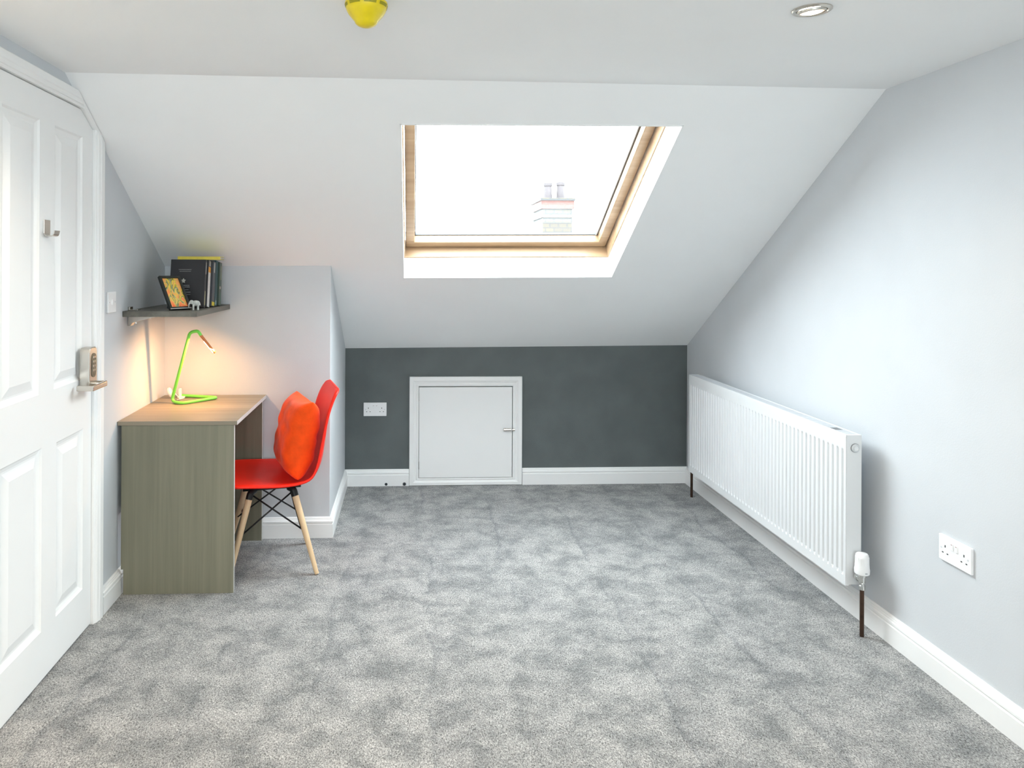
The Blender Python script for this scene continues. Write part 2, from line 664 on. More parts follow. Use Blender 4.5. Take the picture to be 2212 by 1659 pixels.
def ring_boxes(bm, v0, v1, u, wv, z0, z1):
    box(bm, v0, v0 + wv, -u, u, z0, z1)
    box(bm, v1 - wv, v1, -u, u, z0, z1)
    box(bm, v0 + wv, v1 - wv, -u, -u + wv, z0, z1)
    box(bm, v0 + wv, v1 - wv, u - wv, u, z0, z1)


bm = bmesh.new()
ring_boxes(bm, -0.035, WH + 0.035, WW + 0.035, 0.035 + li, RD + 0.001, FB + 0.05)
obj('frame', bm, M['pine'], w1, bevel=0.003)
bm = bmesh.new()
ring_boxes(bm, li + 0.004, WH - li - 0.004, WW - li - 0.004, 0.048, FB, FB + 0.060)
sash = obj('sash', bm, M['pine'], w1, bevel=0.004)
bm = bmesh.new()
ring_boxes(bm, li + 0.052, WH - li - 0.052, WW - li - 0.052, 0.005, FB + 0.046, FB + 0.060)
obj('gasket', bm, M['gasket'], sash)
bm = bmesh.new()
box(bm, li + 0.054, WH - li - 0.054, -(WW - li - 0.054), WW - li - 0.054, FB + 0.051, FB + 0.057)
obj('glass', bm, M['glass'], sash)
bm = bmesh.new()
box(bm, li + 0.06, WH - 0.08, WW - li - 0.0665, WW - li - 0.0605, FB + 0.036, FB + 0.046)
obj('glazing_bead', bm, M['alu'], sash)
# outer cladding of the window beyond the roof
bm = bmesh.new()
ring_boxes(bm, -0.06, WH + 0.06, WW + 0.06, 0.07, FB + 0.051, FB + 0.07)
obj('cladding', bm, M['alu'], w1)

# ------------------------------------------------------------------ baseboards
PROF = [(0, 0), (0.018, 0), (0.018, 0.070), (0.0145, 0.0735), (0.0145, 0.0765), (0.018, 0.080), (0.0175, 0.087), (0.0125, 0.0905),
        (0.0115, 0.0945), (0.0085, 0.097), (0.0085, 0.100), (0.004, 0.105), (0, 0.105)]


def baseboards(path, names):
    """path: floor polyline, the room on its right-hand side when walking; one object per run"""
    P = [Vector((x, y, 0)) for x, y in path]
    n = len(P)
    nor = []
    for i in range(n - 1):
        d = (P[i + 1] - P[i]).normalized()
        nor.append(Vector((d.y, -d.x, 0)))
    rings = []
    for i in range(n):
        if i == 0:
            m = nor[0]
        elif i == n - 1:
            m = nor[-1]
        else:
            m = (nor[i - 1] + nor[i])
            m = m / (1 + nor[i - 1].dot(nor[i]))
        rings.append([(P[i] + m * t + Vector((0, 0, z + 0.0))) for t, z in PROF])
    for i, nm in enumerate(names):
        if nm is None:
            continue
        bm = bmesh.new()
        A = [bm.verts.new(p) for p in rings[i]]
        B = [bm.verts.new(p) for p in rings[i + 1]]
        for k in range(len(A)):
            k2 = (k + 1) % len(A)
            bm.faces.new((A[k], A[k2], B[k2], B[k]))
        bm.faces.new(A)
        bm.faces.new(list(reversed(B)))
        tag(obj(nm, bm, M['trim']), kind='structure')


baseboards([(xl(3.045), 3.045), (xl(YBX), YBX), (XB, YBX), (XB, YF), (0.003, YF)],
           ['baseboard_left', 'baseboard_boxing', 'baseboard_boxing_side', 'baseboard_front_left'])
baseboards([(0.735, YF), (XR, YF), (XR, YB)], ['baseboard_front_right', 'baseboard_right'])
baseboards([(xl(YB), YB), (xl(2.11), 2.11)], ['baseboard_left_back'])

# ------------------------------------------------------------------ door 1 (left wall)
d1 = thing('door_1', mw=LW, kind='structure')
# leaf outline in (along, z)
L0, L1 = -0.998, -0.233
fz = -0.004      # face of the leaf, just behind the wall face
bm = bmesh.new()
panels = [(-0.905, -0.682, 0.975, 1.905), (-0.560, -0.345, 0.975, 1.905), (-0.905, -0.638, 0.175, 0.795), (-0.532, -0.312, 0.175, 0.795)]
panels = [(-0.905, -0.665, 0.975, 1.895), (-0.555, -0.325, 0.975, 1.895), (-0.905, -0.640, 0.172, 0.792), (-0.532, -0.308, 0.172, 0.785)]
out = [(L0, 0.006), (L1, 0.006), (L1, 1.938), (-0.341, 1.996), (L0, 1.996)]
holes = [[(a, c), (b, c), (b, d), (a, d)] for a, b, c, d in panels]
fn = lambda a, b, d: (d, a, b)
plate(bm, out, holes, fz, fz - 0.04, fn)
for a, b, c, d in panels:
    steps = [(0, 0), (0.006, -0.006), (0.018, -0.010), (0.024, -0.010), (0.050, -0.003), (0.054, -0.002)]
    prev = None
    for s, dep in steps:
        rg = [bm.verts.new(fn(x, y, fz + dep)) for x, y in ((a + s, c + s), (b - s, c + s), (b - s, d - s), (a + s, d - s))]
        if prev:
            for i in range(4):
                bm.faces.new((prev[i], prev[(i + 1) % 4], rg[(i + 1) % 4], rg[i]))
        prev = rg
    bm.faces.new(prev)
bmesh.ops.remove_doubles(bm, verts=bm.verts, dist=0.0002)
obj('door_leaf', bm, M['door'], d1)
# architrave with chamfered corner + jamb lining
bm = bmesh.new()
inn = [(L1 + 0.003, 0.0), (L1 + 0.003, 1.9405), (-0.3395, 2.000), (L0 - 0.003, 2.000), (L0 - 0.003, 0.0)]
wv = 0.068
outr = [(L1 + 0.071, 0.0), (L1 + 0.071, 1.899), (-0.420, 2.053), (L0 - 0.071, 2.053), (L0 - 0.071, 0.0)]


def lerp2(t):
    return [(a[0] + (b[0] - a[0]) * t, a[1] + (b[1] - a[1]) * t) for a, b in zip(inn, outr)]


apf = [(0.0, -0.045), (0.0, 0.006), (0.10, 0.010), (0.16, 0.010), (0.2, 0.0135), (0.3, 0.0155), (0.42, 0.0165), (0.5, 0.019),
       (0.94, 0.019), (1.0, 0.016), (1.0, 0.0005)]
rows = []
for t, dd in apf:
    rows.append([bm.verts.new(fn(x, y, dd)) for x, y in lerp2(t)])
for A, B in zip(rows, rows[1:]):
    for i in range(len(A) - 1):
        bm.faces.new((A[i], A[i + 1], B[i + 1], B[i]))
obj('architrave', bm, M['trim'], d1)
# unseen blocking plate behind the leaf so that no light leaks round it
bm = bmesh.new()
plate(bm, [(L0 - 0.02, 0), (L1 + 0.012, 0), (L1 + 0.012, 1.955), (-0.335, 2.02), (L0 - 0.02, 2.02)], [], -0.10, -0.048, fn)
obj('light_stop_plate', bm, M['black_metal'], d1)
# coat hook
hk = obj('coat_hook', bx(fz, fz + 0.003, -0.637, -0.592, 1.515, 1.562), M['nickel'], d1, bevel=0.001)
bm = bmesh.new()
pts = rounded([(fz + 0.002, 0, 1.52), (fz + 0.004, 0, 1.508), (fz + 0.03, 0, 1.508), (fz + 0.034, 0, 1.526)], 0.008, 5)
for i in range(len(pts) - 1):
    a, b = pts[i], pts[i + 1]
    vs = [bm.verts.new(p) for p in ((a.x, -0.634, a.z), (a.x, -0.595, a.z), (b.x, -0.595, b.z), (b.x, -0.634, b.z))]
    bm.faces.new(vs)
bmesh.ops.remove_doubles(bm, verts=bm.verts, dist=0.0001)
h2 = obj('hook_arm', bm, M['nickel'], hk)
s = h2.modifiers.new('thick', 'SOLIDIFY')
s.thickness = 0.0025
# keypad lock
lk = thing('keypad_lock')
lk.parent = d1
bm = bmesh.new()
oc = [(-0.347, 0.945), (-0.275, 0.945), (-0.275, 1.078), (-0.280, 1.090), (-0.292, 1.096), (-0.330, 1.096), (-0.342, 1.090), (-0.347, 1.078)]
plate(bm, oc, [], fz, 0.034, fn)
lkb = obj('lock_body', bm, M['nickel'], lk, bevel=0.003)
bm = bmesh.new()
kp = []
for k in range(24):
    an = 2 * math.pi * k / 24
    kp.append((-0.309 + 0.021 * math.cos(an), (1.052 if math.sin(an) > 0 else 1.002) + 0.021 * math.sin(an)))
plate(bm, kp, [], 0.0335, 0.036, fn)
obj('keypad', bm, M['keypad'], lk)
bm = bmesh.new()
for k in range(8):
    za, ya = 1.058 - 0.0165 * (k // 2), -0.316 + 0.014 * (k % 2)
    box(bm, 0.0355, 0.0372, ya - 0.004, ya + 0.004, za - 0.004, za + 0.004)
obj('keypad_button', bm, M['nickel'], lk)
bm = bmesh.new()
tube(bm, [(0.032, -0.283, 0.9535), (0.060, -0.283, 0.9535)], 0.0105, 20)
obj('spindle', bm, M['nickel'], lk, smooth=False)
bm = bmesh.new()
plate(bm, [(0.058, -0.262), (0.071, -0.268), (0.071, -0.402), (0.008, -0.402), (0.008, -0.388), (0.058, -0.388)], [], 0.941, 0.9615, lambda a, b, d: (a, b, d))
obj('lever', bm, M['nickel'], lk, bevel=0.004, seg=3)

# ------------------------------------------------------------------ door 2 (eaves hatch)
d2 = thing('door_2', mw=T(0, YF, 0), kind='structure')
hx0, hx1, hz0, hz1 = 0.004, 0.732, 0.002, 0.700
bm = bmesh.new()
iw = [(hx0 + 0.060, hz0 + 0.045), (hx1 - 0.061, hz0 + 0.045), (hx1 - 0.061, hz1 - 0.062), (hx0 + 0.060, hz1 - 0.062)]
ow = [(hx0, hz0), (hx1, hz0), (hx1, hz1), (hx0, hz1)]
hp = [(0.0, 0.0), (0.0, 0.013), (0.06, 0.016), (0.20, 0.016), (0.25, 0.012), (0.33, 0.012), (0.42, 0.016), (0.52, 0.0175), (0.58, 0.0215),
      (0.95, 0.0215), (1.0, 0.019), (1.0, 0.0)]
rows = []
for t, dd in hp:
    rows.append([bm.verts.new((a[0] + (b[0] - a[0]) * t, -dd, a[1] + (b[1] - a[1]) * t)) for a, b in zip(iw, ow)])
for A, B in zip(rows, rows[1:]):
    for i in range(4):
        bm.faces.new((A[i], A[(i + 1) % 4], B[(i + 1) % 4], B[i]))
obj('hatch_frame', bm, M['trim'], d2)
obj('hatch_leaf', bx(0.0665, 0.6665, -0.016, -0.0005, 0.0505, 0.6325), M['door'], d2, bevel=0.001)
bm = bmesh.new()
tube(bm, [(0.612, -0.023, 0.357), (0.659, -0.023, 0.357)], 0.0090, 16)
box(bm, 0.612, 0.659, -0.018, -0.0135, 0.348, 0.366)
bt = obj('bolt', bm, M['nickel'], d2)
bm = bmesh.new()
tube(bm, [(0.6685, -0.023, 0.357), (0.684, -0.023, 0.357)], 0.0085, 16)
obj('keep', bm, M['nickel'], bt)
bm = bmesh.new()
tube(bm, [(0.655, -0.021, 0.357), (0.673, -0.021, 0.357)], 0.0045, 12)
obj('bolt_rod', bm, M['chrome'], bt)
for z in (0.545, 0.105):
    bm = bmesh.new()
    tube(bm, [(0.0655, -0.015, z), (0.0655, -0.015, z + 0.05)], 0.003, 10)
    obj('hinge', bm, M['chrome'], d2)

# cable grommets in the skirting
for i, (x, lb) in enumerate(((-0.143, 'small dark cable hole low in the white skirting, the one further from the hatch'),
                             (-0.026, 'small dark cable hole low in the white skirting, right beside the hatch frame'))):
    g = thing('cable_grommet', lb, 'cable hole', mw=T(x, YF - 0.018, 0.013), group='cable holes in the far skirting')
    bm = bmesh.new()
    tube(bm, [(0, 0.0, 0), (0, -0.0025, 0)], 0.0095, 20)
    obj('hole', bm, M['hole'], g)
    bm = bmesh.new()
    tube(bm, [(0.0102 * math.cos(k * math.pi / 12), -0.0015, 0.0102 * math.sin(k * math.pi / 12)) for k in range(24)], 0.0016, 8, closed=True)
    obj('rim', bm, M['white_plastic'] if i == 0 else M['alu'], g)


# ------------------------------------------------------------------ sockets and switch
def socket(mw, label):
    """local x across, z up, -y out of the wall"""
    t = thing('wall_socket', label, 'socket', mw=mw)
    bm = bx(-0.0735, 0.0735, -0.0095, 0.0, -0.043, 0.043)
    obj('face_plate', bm, M['white_plastic'], t, bevel=0.0022, seg=3)
    for s in (-1, 1):
        bm = bmesh.new()
        cx = s * 0.0425
        box(bm, cx - 0.0018, cx + 0.0018, -0.0102, -0.009, 0.004, 0.012)       # earth
        for q in (-1, 1):
            box(bm, cx + q * 0.011 - 0.0032, cx + q * 0.011 + 0.0032, -0.0102, -0.009, -0.0165, -0.0130)
        obj('pin_slots', bm, M['hole'], t)
        r = obj('rocker', bx(s * 0.010 - 0.0055, s * 0.010 + 0.0055, -0.0125, -0.009, 0.006, 0.027), M['white_plastic'], t, bevel=0.001)
        obj('rocker_mark', bx(s * 0.010 - 0.003, s * 0.010 + 0.003, -0.0128, -0.012, 0.0235, 0.0255), M['red_mark'], r)
        bm = bmesh.new()
        tube(bm, [(s * 0.0602, -0.009, 0.0), (s * 0.0602, -0.0105, 0.0)], 0.0032, 14)
        obj('screw', bm, M['grille'], t)
    return t


socket(T(-0.2160, YF, 0.4905), 'white double socket on the dark far wall, left of the hatch')
socket(axis_mat((XR, 2.3755, 0.4635), (0, -1, 0), (1, 0, 0), (0, 0, 1)), 'white double socket on the grey right wall, near the radiator valve')

sw = thing('light_switch', 'white single light switch on the left wall between door and shelf', 'light switch', mw=LW @ T(0, -0.056, 1.255))
obj('face_plate', bx(0.0, 0.0095, -0.043, 0.043, -0.043, 0.043), M['white_plastic'], sw, bevel=0.0022, seg=3)
bm = bmesh.new()
box(bm, 0.009, 0.0125, -0.006, 0.006, -0.011, 0.011)
for v in bm.verts:
    if v.co.x > 0.012 and v.co.z > 0:
        v.co.x += 0.002
obj('rocker', bm, M['white_plastic'], sw, bevel=0.0008)
for s in (-1, 1):
    bm = bmesh.new()
    tube(bm, [(0.009, s * 0.030, 0.0), (0.0105, s * 0.030, 0.0)], 0.003, 14)
    obj('screw', bm, M['grille'], sw)

# ------------------------------------------------------------------ radiator
RX0, RX1, RY0, RY1, RZ0, RZ1 = 1.6944, 1.757, 2.795, 4.413, 0.178, 0.757
rad = thing('radiator', 'long white ribbed panel radiator on the right wall under the slope', 'radiator', mw=T(RX0, RY0, RZ0))
LY, LZ = RY1 - RY0, RZ1 - RZ0
# front panel: 48 flutes
bm = bmesh.new()
ys, dep = [], []
nf = 48
ed = 0.014
pitch = (LY - 2 * ed) / nf
flat = [(0.0, 0.0)]
for i in range(nf):
    y0 = ed + i * pitch
    for f_, dd in ((0.02, 0.0), (0.12, 0.0065), (0.24, 0.0075), (0.36, 0.0065), (0.48, 0.0), (0.74, -0.0005)):
        flat.append((y0 + f_ * pitch, dd))
flat.append((LY, 0.0))
zrows = [(0.0, 0.0), (0.022, 0.0), (0.036, 0.0), (0.046, 1.0), (LZ - 0.062, 1.0), (LZ - 0.052, 0.15), (LZ - 0.046, 0.0), (LZ, 0.0)]
grid = [[bm.verts.new((dd * k, y, z)) for y, dd in flat] for z, k in zrows]
for A, B in zip(grid, grid[1:]):
    for i in range(len(A) - 1):
        bm.faces.new((A[i], A[i + 1], B[i + 1], B[i]))
# returns so that the panel is a closed tray 12 mm deep
back = [[bm.verts.new((0.014, y, z)) for y in (0.0, LY)] for z in (0.0, LZ)]
bm.faces.new((back[0][0], back[0][1], back[1][1], back[1][0]))
bm.faces.new([v for v in grid[0]] + [back[0][1], back[0][0]])
bm.faces.new([v for v in grid[-1]] + [back[1][1], back[1][0]])
bm.faces.new([g[0] for g in grid] + [back[1][0], back[0][0]])
bm.faces.new([g[-1] for g in grid] + [back[1][1], back[0][1]])
obj('front_panel', bm, M['rad'], rad)
W_ = RX1 - RX0
for y0 in (-0.001, LY - 0.002):
    bm = bx(0.003, W_, y0, y0 + 0.003, 0.004, LZ + 0.004)
    obj('side_panel', bm, M['rad'], rad, bevel=0.001)
# top grille: frame and slats
bm = bmesh.new()
box(bm, 0.001, 0.010, 0.0, LY, LZ, LZ + 0.005)
box(bm, W_ - 0.005, W_, 0.0, LY, LZ, LZ + 0.005)
box(bm, 0.010, W_ - 0.005, 0.0, 0.012, LZ, LZ + 0.005)
box(bm, 0.010, W_ - 0.005, LY - 0.012, LY, LZ, LZ + 0.005)
tg = obj('top_grille', bm, M['rad'], rad)
bm = bmesh.new()
k = 0
yy = 0.016
while yy < LY - 0.016:
    box(bm, 0.010, W_ - 0.005, yy, yy + 0.008, LZ - 0.001, LZ + 0.0035)
    yy += 0.0125
obj('slats', bm, M['grille'], tg)
bm = bmesh.new()
for i in range(5):
    box(bm, 0.018, 0.046, 0.10 + i * 0.009, 0.104 + i * 0.009, LZ + 0.0035, LZ + 0.0045)
obj('maker_badge', bm, M['alu'], tg)
obj('convector', bx(0.016, W_ - 0.014, 0.01, LY - 0.01, 0.03, LZ - 0.03), M['grille'], rad)
# blanking plug on the near end
bm = bmesh.new()
lathe(bm, [(0.0155, 0), (0.0155, 0.005), (0.0135, 0.006), (0.0115, 0.003), (0.0085, 0.003), (0.0085, 0.009), (0.0, 0.0095)], 28,
      mat=axis_mat((0.036, -0.001, LZ - 0.045), (1, 0, 0), (0, 0, 1), (0, -1, 0)))
auto_smooth(obj('blanking_plug', bm, M['rad'], rad), 35)
bm = bmesh.new()
lathe(bm, [(0.0155, 0.0), (0.0155, 0.0022), (0.0176, 0.0022), (0.0176, 0.0)], 28,
      mat=axis_mat((0.036, -0.001, LZ - 0.045), (1, 0, 0), (0, 0, 1), (0, -1, 0)), cap=False)
obj('plug_gap_shade', bm, M['alu'], rad)  # dark ring put in for the shaded gap round the plug
# brackets to the wall
for yb in (0.25, LY - 0.25):
    obj('wall_bracket', bx(W_ - 0.002, XR - RX0, yb, yb + 0.03, 0.05, LZ - 0.08), M['rad'], rad)
# valves
vx, vy = 0.0415, -0.040
tv = thing('thermostatic_valve')
tv.parent = rad
tv.location = (vx, vy, 0)
zf = -RZ0   # floor in local z
bm = bmesh.new()
lathe(bm, [(0.0, 0.240), (0.024, 0.240), (0.0265, 0.243), (0.0272, 0.258), (0.0255, 0.266), (0.0235, 0.300), (0.0222, 0.314), (0.019, 0.318), (0.0, 0.3185)], 32,
      mat=T(0, 0, zf))
hd = auto_smooth(obj('valve_head', bm, M['white_plastic'], tv), 35)
bm = bmesh.new()
for k in range(14):
    an = k * 2 * math.pi / 14
    m4 = T(0, 0, zf) @ Matrix.Rotation(an, 4, 'Z')
    box(bm, 0.0225, 0.0247, -0.0012, 0.0012, 0.270, 0.306, mat=m4)
obj('grip_ribs', bm, M['white_plastic'], hd)
obj('setting_mark', bx(-0.004, 0.004, -0.0282, -0.0262, zf + 0.249, zf + 0.252), M['alu'], hd)
bm = bmesh.new()
lathe(bm, [(0.0, 0.180), (0.011, 0.180), (0.012, 0.184), (0.012, 0.196), (0.0095, 0.198), (0.0095, 0.204), (0.0125, 0.208), (0.0125, 0.228), (0.016, 0.230), (0.016, 0.241), (0.0, 0.241)],
      24, mat=T(0, 0, zf))
tube(bm, [(0, 0, zf + 0.217), (0, 0.022, zf + 0.217)], 0.0105, 20)
tube(bm, [(0, 0.020, zf + 0.217), (0, 0.032, zf + 0.217)], 0.0145, 6)
tube(bm, [(0, 0.030, zf + 0.217), (0, 0.0400, zf + 0.217)], 0.0095, 20)
auto_smooth(obj('valve_body', bm, M['chrome'], tv), 35)
bm = bmesh.new()
tube(bm, [(0, 0, zf + 0.001), (0, 0, zf + 0.183)], 0.0078, 18)
obj('pipe', bm, M['copper'], tv, smooth=False)
lv = thing('lockshield_valve')
lv.parent = rad
lv.location = (vx, LY + 0.055, 0)
bm = bmesh.new()
tube(bm, [(0, 0, zf + 0.180), (0, 0, zf + 0.236)], 0.012, 18)
tube(bm, [(0, 0, zf + 0.217), (0, -0.055, zf + 0.217)], 0.010, 18)
obj('valve_body', bm, M['chrome'], lv)
bm = bmesh.new()
tube(bm, [(0, 0, zf + 0.234), (0, 0, zf + 0.262)], 0.0135, 18)
obj('valve_cap', bm, M['white_plastic'], lv)
bm = bmesh.new()
tube(bm, [(0, 0, zf + 0.001), (0, 0, zf + 0.183)], 0.0078, 18)
obj('pipe', bm, M['copper'], lv)

# ------------------------------------------------------------------ desk
DZ = 0.741
desk = thing('desk', 'small grey oak laminate desk with panel sides in the left corner', 'desk', mw=T(-1.0, 3.23, 0))
bm = bmesh.new()
# top follows the wall line on its left
vs = [(xl(3.227) + 0.002 + 1.0, -0.003), (0.262, -0.003), (0.262, 0.648), (xl(3.878) + 0.002 + 1.0, 0.648)]
plate(bm, vs, [], DZ - 0.018, DZ, lambda a, b, d: (a, b, d))
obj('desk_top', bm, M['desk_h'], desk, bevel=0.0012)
obj('edge_band', bx(0.262, 0.2632, -0.003, 0.648, DZ - 0.0172, DZ - 0.0008), M['desk_edge'], desk)


def side_panel(y0, xi):
    bm = bmesh.new()
    a = -0.2265
    # notch over the skirting
    plate(bm, [(a + 0.010, 0.0), (0.249, 0.0), (0.249, DZ - 0.0185), (a, DZ - 0.0185), (a, 0.108), (a + 0.010, 0.108)], [], y0, y0 + 0.016,
          lambda p, q, d: (p + xi * (1 if p < 0 else 0), d, q))
    s_ = obj('side_panel', bm, M['desk_v'], desk, bevel=0.0008)
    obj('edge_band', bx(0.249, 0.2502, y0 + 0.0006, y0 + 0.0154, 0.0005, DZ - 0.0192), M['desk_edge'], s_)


side_panel(0.0, 0.0)
side_panel(0.610, -0.008)
obj('back_rail', bx(-0.226, -0.210, 0.017, 0.609, 0.36, DZ - 0.0185), M['desk_v'], desk)

# ------------------------------------------------------------------ desk lamp
LZ0 = DZ + 0.0085
lamp = thing('desk_lamp', 'lime green bent tube desk lamp with lit head standing on the desk', 'lamp', mw=T(-1.1, 3.68, DZ))
path = [(-0.050, 0.135, 0.0085), (0.145, 0.075, 0.0085), (0.015, -0.085, 0.0085), (-0.050, -0.025, 0.0085), (0.061, -0.110, 0.3507),
        (0.099, -0.110, 0.3575), (0.113, -0.110, 0.335)]
pts = rounded([Vector(p) for p in path], [0.022, 0.040, 0.035, 0.018, 0.012], 8)
bm = bmesh.new()
tube(bm, pts, 0.0075, 16)
auto_smooth(obj('tube_frame', bm, M['lime'], lamp), 60)
hd0 = Vector(path[-1])
hd1 = Vector((0.179, -0.110, 0.252))
dirh = (hd1 - hd0).normalized()
perp = Vector((-dirh.z, 0, dirh.x)) * -1      # towards lower left
if perp.x > 0:
    perp = -perp
bm = bmesh.new()
tube(bm, [hd0 - dirh * 0.002, hd0 + dirh * 0.01, hd1], [0.0074, 0.0066, 0.0058], 14)
head = auto_smooth(obj('lamp_head', bm, M['amber'], lamp), 60)
mh = axis_mat((hd0 + hd1) / 2 + perp * 0.0055, dirh, Vector((0, 1, 0)), dirh.cross(Vector((0, 1, 0))))
bm = bmesh.new()
hl = (hd1 - hd0).length / 2
box(bm, -hl + 0.03, hl - 0.006, -0.0025, 0.0025, -0.0010, 0.0010, mat=mh)
obj('led_strip', bm, M['led'], head)
ld = bpy.data.lights.new('lamp_light', 'AREA')
ld.shape = 'RECTANGLE'
ld.size = 0.09
ld.size_y = 0.01
ld.energy = 2.2
ld.color = (1.0, 0.49, 0.19)
lo = bpy.data.objects.new('lamp_light', ld)
zax = Vector((0.40, -0.16, 0.90)).normalized()
xax = (dirh - zax * dirh.dot(zax)).normalized()
lo.matrix_local = axis_mat((hd0 + hd1) / 2 + perp * 0.012, xax, zax.cross(xax), zax)
link(lo, lamp)
# cable, inline switch and plug lying behind the stem
bm = bmesh.new()
tube(bm, rounded([(-0.055, 0.115, 0.008), (-0.02, 0.10, 0.004), (-0.045, 0.03, 0.004), (-0.02, 0.02, 0.012), (-0.075, 0.09, 0.03), (-0.09, 0.135, 0.02), (-0.06, 0.16, 0.004)], 0.03, 6), 0.0024, 8)
obj('cable', bm, M['white_plastic'], lamp, smooth=True)
bm = bmesh.new()
lathe(bm, [(0.0, -0.008), (0.014, -0.008), (0.017, -0.004), (0.017, 0.004), (0.014, 0.008), (0.0, 0.008)], 20,
      mat=T(-0.096, 0.10, 0.030) @ Matrix.Rotation(math.radians(70), 4, 'Y') @ Matrix.Scale(1.5, 4, (1, 0, 0)))
obj('inline_switch', bm, M['white_plastic'], lamp, smooth=False)
bm = bmesh.new()
box(bm, -0.056, -0.046, 0.10, 0.125, 0.0, 0.048)
box(bm, -0.060, -0.028, 0.096, 0.129, 0.0, 0.008)
obj('plug', bm, M['white_plastic'], lamp, bevel=0.002)

# ------------------------------------------------------------------ shelf
SHX, SHZ0, SHZ1 = -0.9255, 1.184, 1.2085
shelf = thing('corner_shelf', 'dark grey wooden shelf on the left wall above the desk', 'shelf', mw=T(-1.1, 3.58, SHZ0))
bm = bmesh.new()
ya = 3.283
plate(bm, [(xl(ya) + 0.001 + 1.1, ya - 3.58), (SHX + 1.1, ya - 3.58), (SHX + 1.1, YBX - 0.001 - 3.58), (xl(YBX) + 0.001 + 1.1, YBX - 0.001 - 3.58)], [],
      0, SHZ1 - SHZ0, lambda a, b, d: (a, b, d))
obj('board', bm, M['shelf'], shelf, bevel=0.001)
bm = bmesh.new()
bxl = xl(3.36) + 1.1
m4 = T(0, -0.215, 0)
plate(bm, [(bxl + 0.001, -0.045), (bxl + 0.012, -0.045), (bxl + 0.022, -0.030), (bxl + 0.11, -0.0075), (bxl + 0.16, -0.0005), (bxl + 0.001, -0.0005)], [], -0.018, 0.018,
      lambda a, b, d: m4 @ Vector((a, d, b)))
box(bm, bxl + 0.001, bxl + 0.011, -0.018, 0.018, 0.0250, 0.040, mat=m4)
box(bm, bxl + 0.001, bxl + 0.045, -0.018, 0.018, 0.0248, 0.028, mat=m4)
br = obj('bracket', bm, M['nickel'], shelf, bevel=0.001)
bm = bmesh.new()
tube(bm, [(bxl + 0.03, -0.215, -0.030), (bxl + 0.03, -0.215, -0.0355)], 0.004, 12)
obj('screw', bm, M['chrome'], br)


# ------------------------------------------------------------------ books
def cover_mat(name, col, rough=0.4):
    return plain(name, col, rough, var=0.06, vscale=40)


def book(label, x1, y, ht, wd, th, col, lean, spine_bits=(), cover_bits=(), name='book'):
    """stands on the shelf: spine faces +x, front cover faces -y (the camera); y is the front bottom edge"""
    mw = T(x1, y + th, SHZ1 + 0.0003) @ Matrix.Rotation(-math.radians(lean), 4, 'X') @ T(0, -th, 0)
    t = thing(name, label, 'book', mw=mw, group='books on the shelf')
    c = cover_mat('cover_' + str(len(bpy.data.materials)), col)
    bm = bmesh.new()
    box(bm, -wd, 0, 0, 0.0025, 0, ht)
    box(bm, -wd, 0, th - 0.0025, th, 0, ht)
    box(bm, -0.0025, 0.0, 0.0025, th - 0.0025, 0, ht)
    cv = obj('cover', bm, c, t, bevel=0.0008)
    obj('pages', bx(-wd + 0.004, -0.0027, 0.0027, th - 0.0027, 0.003, ht - 0.003), M['paper'], t)
    for i, (za, zb, ya_, yb, cc) in enumerate(spine_bits):
        m = plain('spine_print_%d' % len(bpy.data.materials), cc, 0.5, var=0.1, vscale=80)
        obj('spine_print', bx(0.0, 0.0006, th * ya_, th * yb, ht * za, ht * zb), m, cv)
    return t, cv


# black hardback facing the room
blk, cv = book('black hardback book with a pale crest, front cover facing the room', -0.957, 3.500, 0.226, 0.160, 0.030, (0.010, 0.010, 0.013), 9,
               [(0.05, 0.35, 0.3, 0.7, (0.35, 0.34, 0.2)), (0.7, 0.95, 0.3, 0.7, (0.3, 0.3, 0.28))])
silver = plain('silver_foil_print', (0.42, 0.42, 0.36), 0.4)
dim = plain('grey_foil_print', (0.30, 0.30, 0.29), 0.4)


def star(bm, cx, cz, r, y):
    v = []
    for k in range(10):
        an = math.pi / 2 + k * math.pi / 5
        rr = r if k % 2 == 0 else r * 0.55
        v.append(bm.verts.new((cx + rr * math.cos(an), y, cz + rr * math.sin(an) * 1.15)))
    v2 = [bm.verts.new((q.co.x, y + 0.0006, q.co.z)) for q in v]
    bm.faces.new(v)
    bm.faces.new(list(reversed(v2)))
    for i in range(10):
        bm.faces.new((v[i], v[(i + 1) % 10], v2[(i + 1) % 10], v2[i]))


bm = bmesh.new()
star(bm, -0.098, 0.125, 0.0115, -0.0006)
obj('crest', bm, silver, cv)
bm = bmesh.new()
rr = random.Random(3)


def words(bm, z, x0, x1, h):
    x = x0
    while x < x1 - 0.003:
        l = rr.uniform(0.003, 0.007)
        box(bm, x, min(x + l, x1), -0.0006, 0.0, z, z + h)
        x += l + 0.0014


for z, a, b, h in ((0.177, -0.122, -0.062, 0.0022), (0.169, -0.118, -0.066, 0.0018)):
    words(bm, z, a, b, h)
obj('title_print', bm, dim, cv)
bm = bmesh.new()
for z, a, b, h in ((0.102, -0.100, -0.070, 0.003), (0.094, -0.098, -0.066, 0.0035), (0.082, -0.094, -0.072, 0.002), (0.070, -0.090, -0.064, 0.003),
                   (0.060, -0.088, -0.062, 0.0018)):
    words(bm, z, a, b, h)
obj('blurb_print', bm, dim, cv)

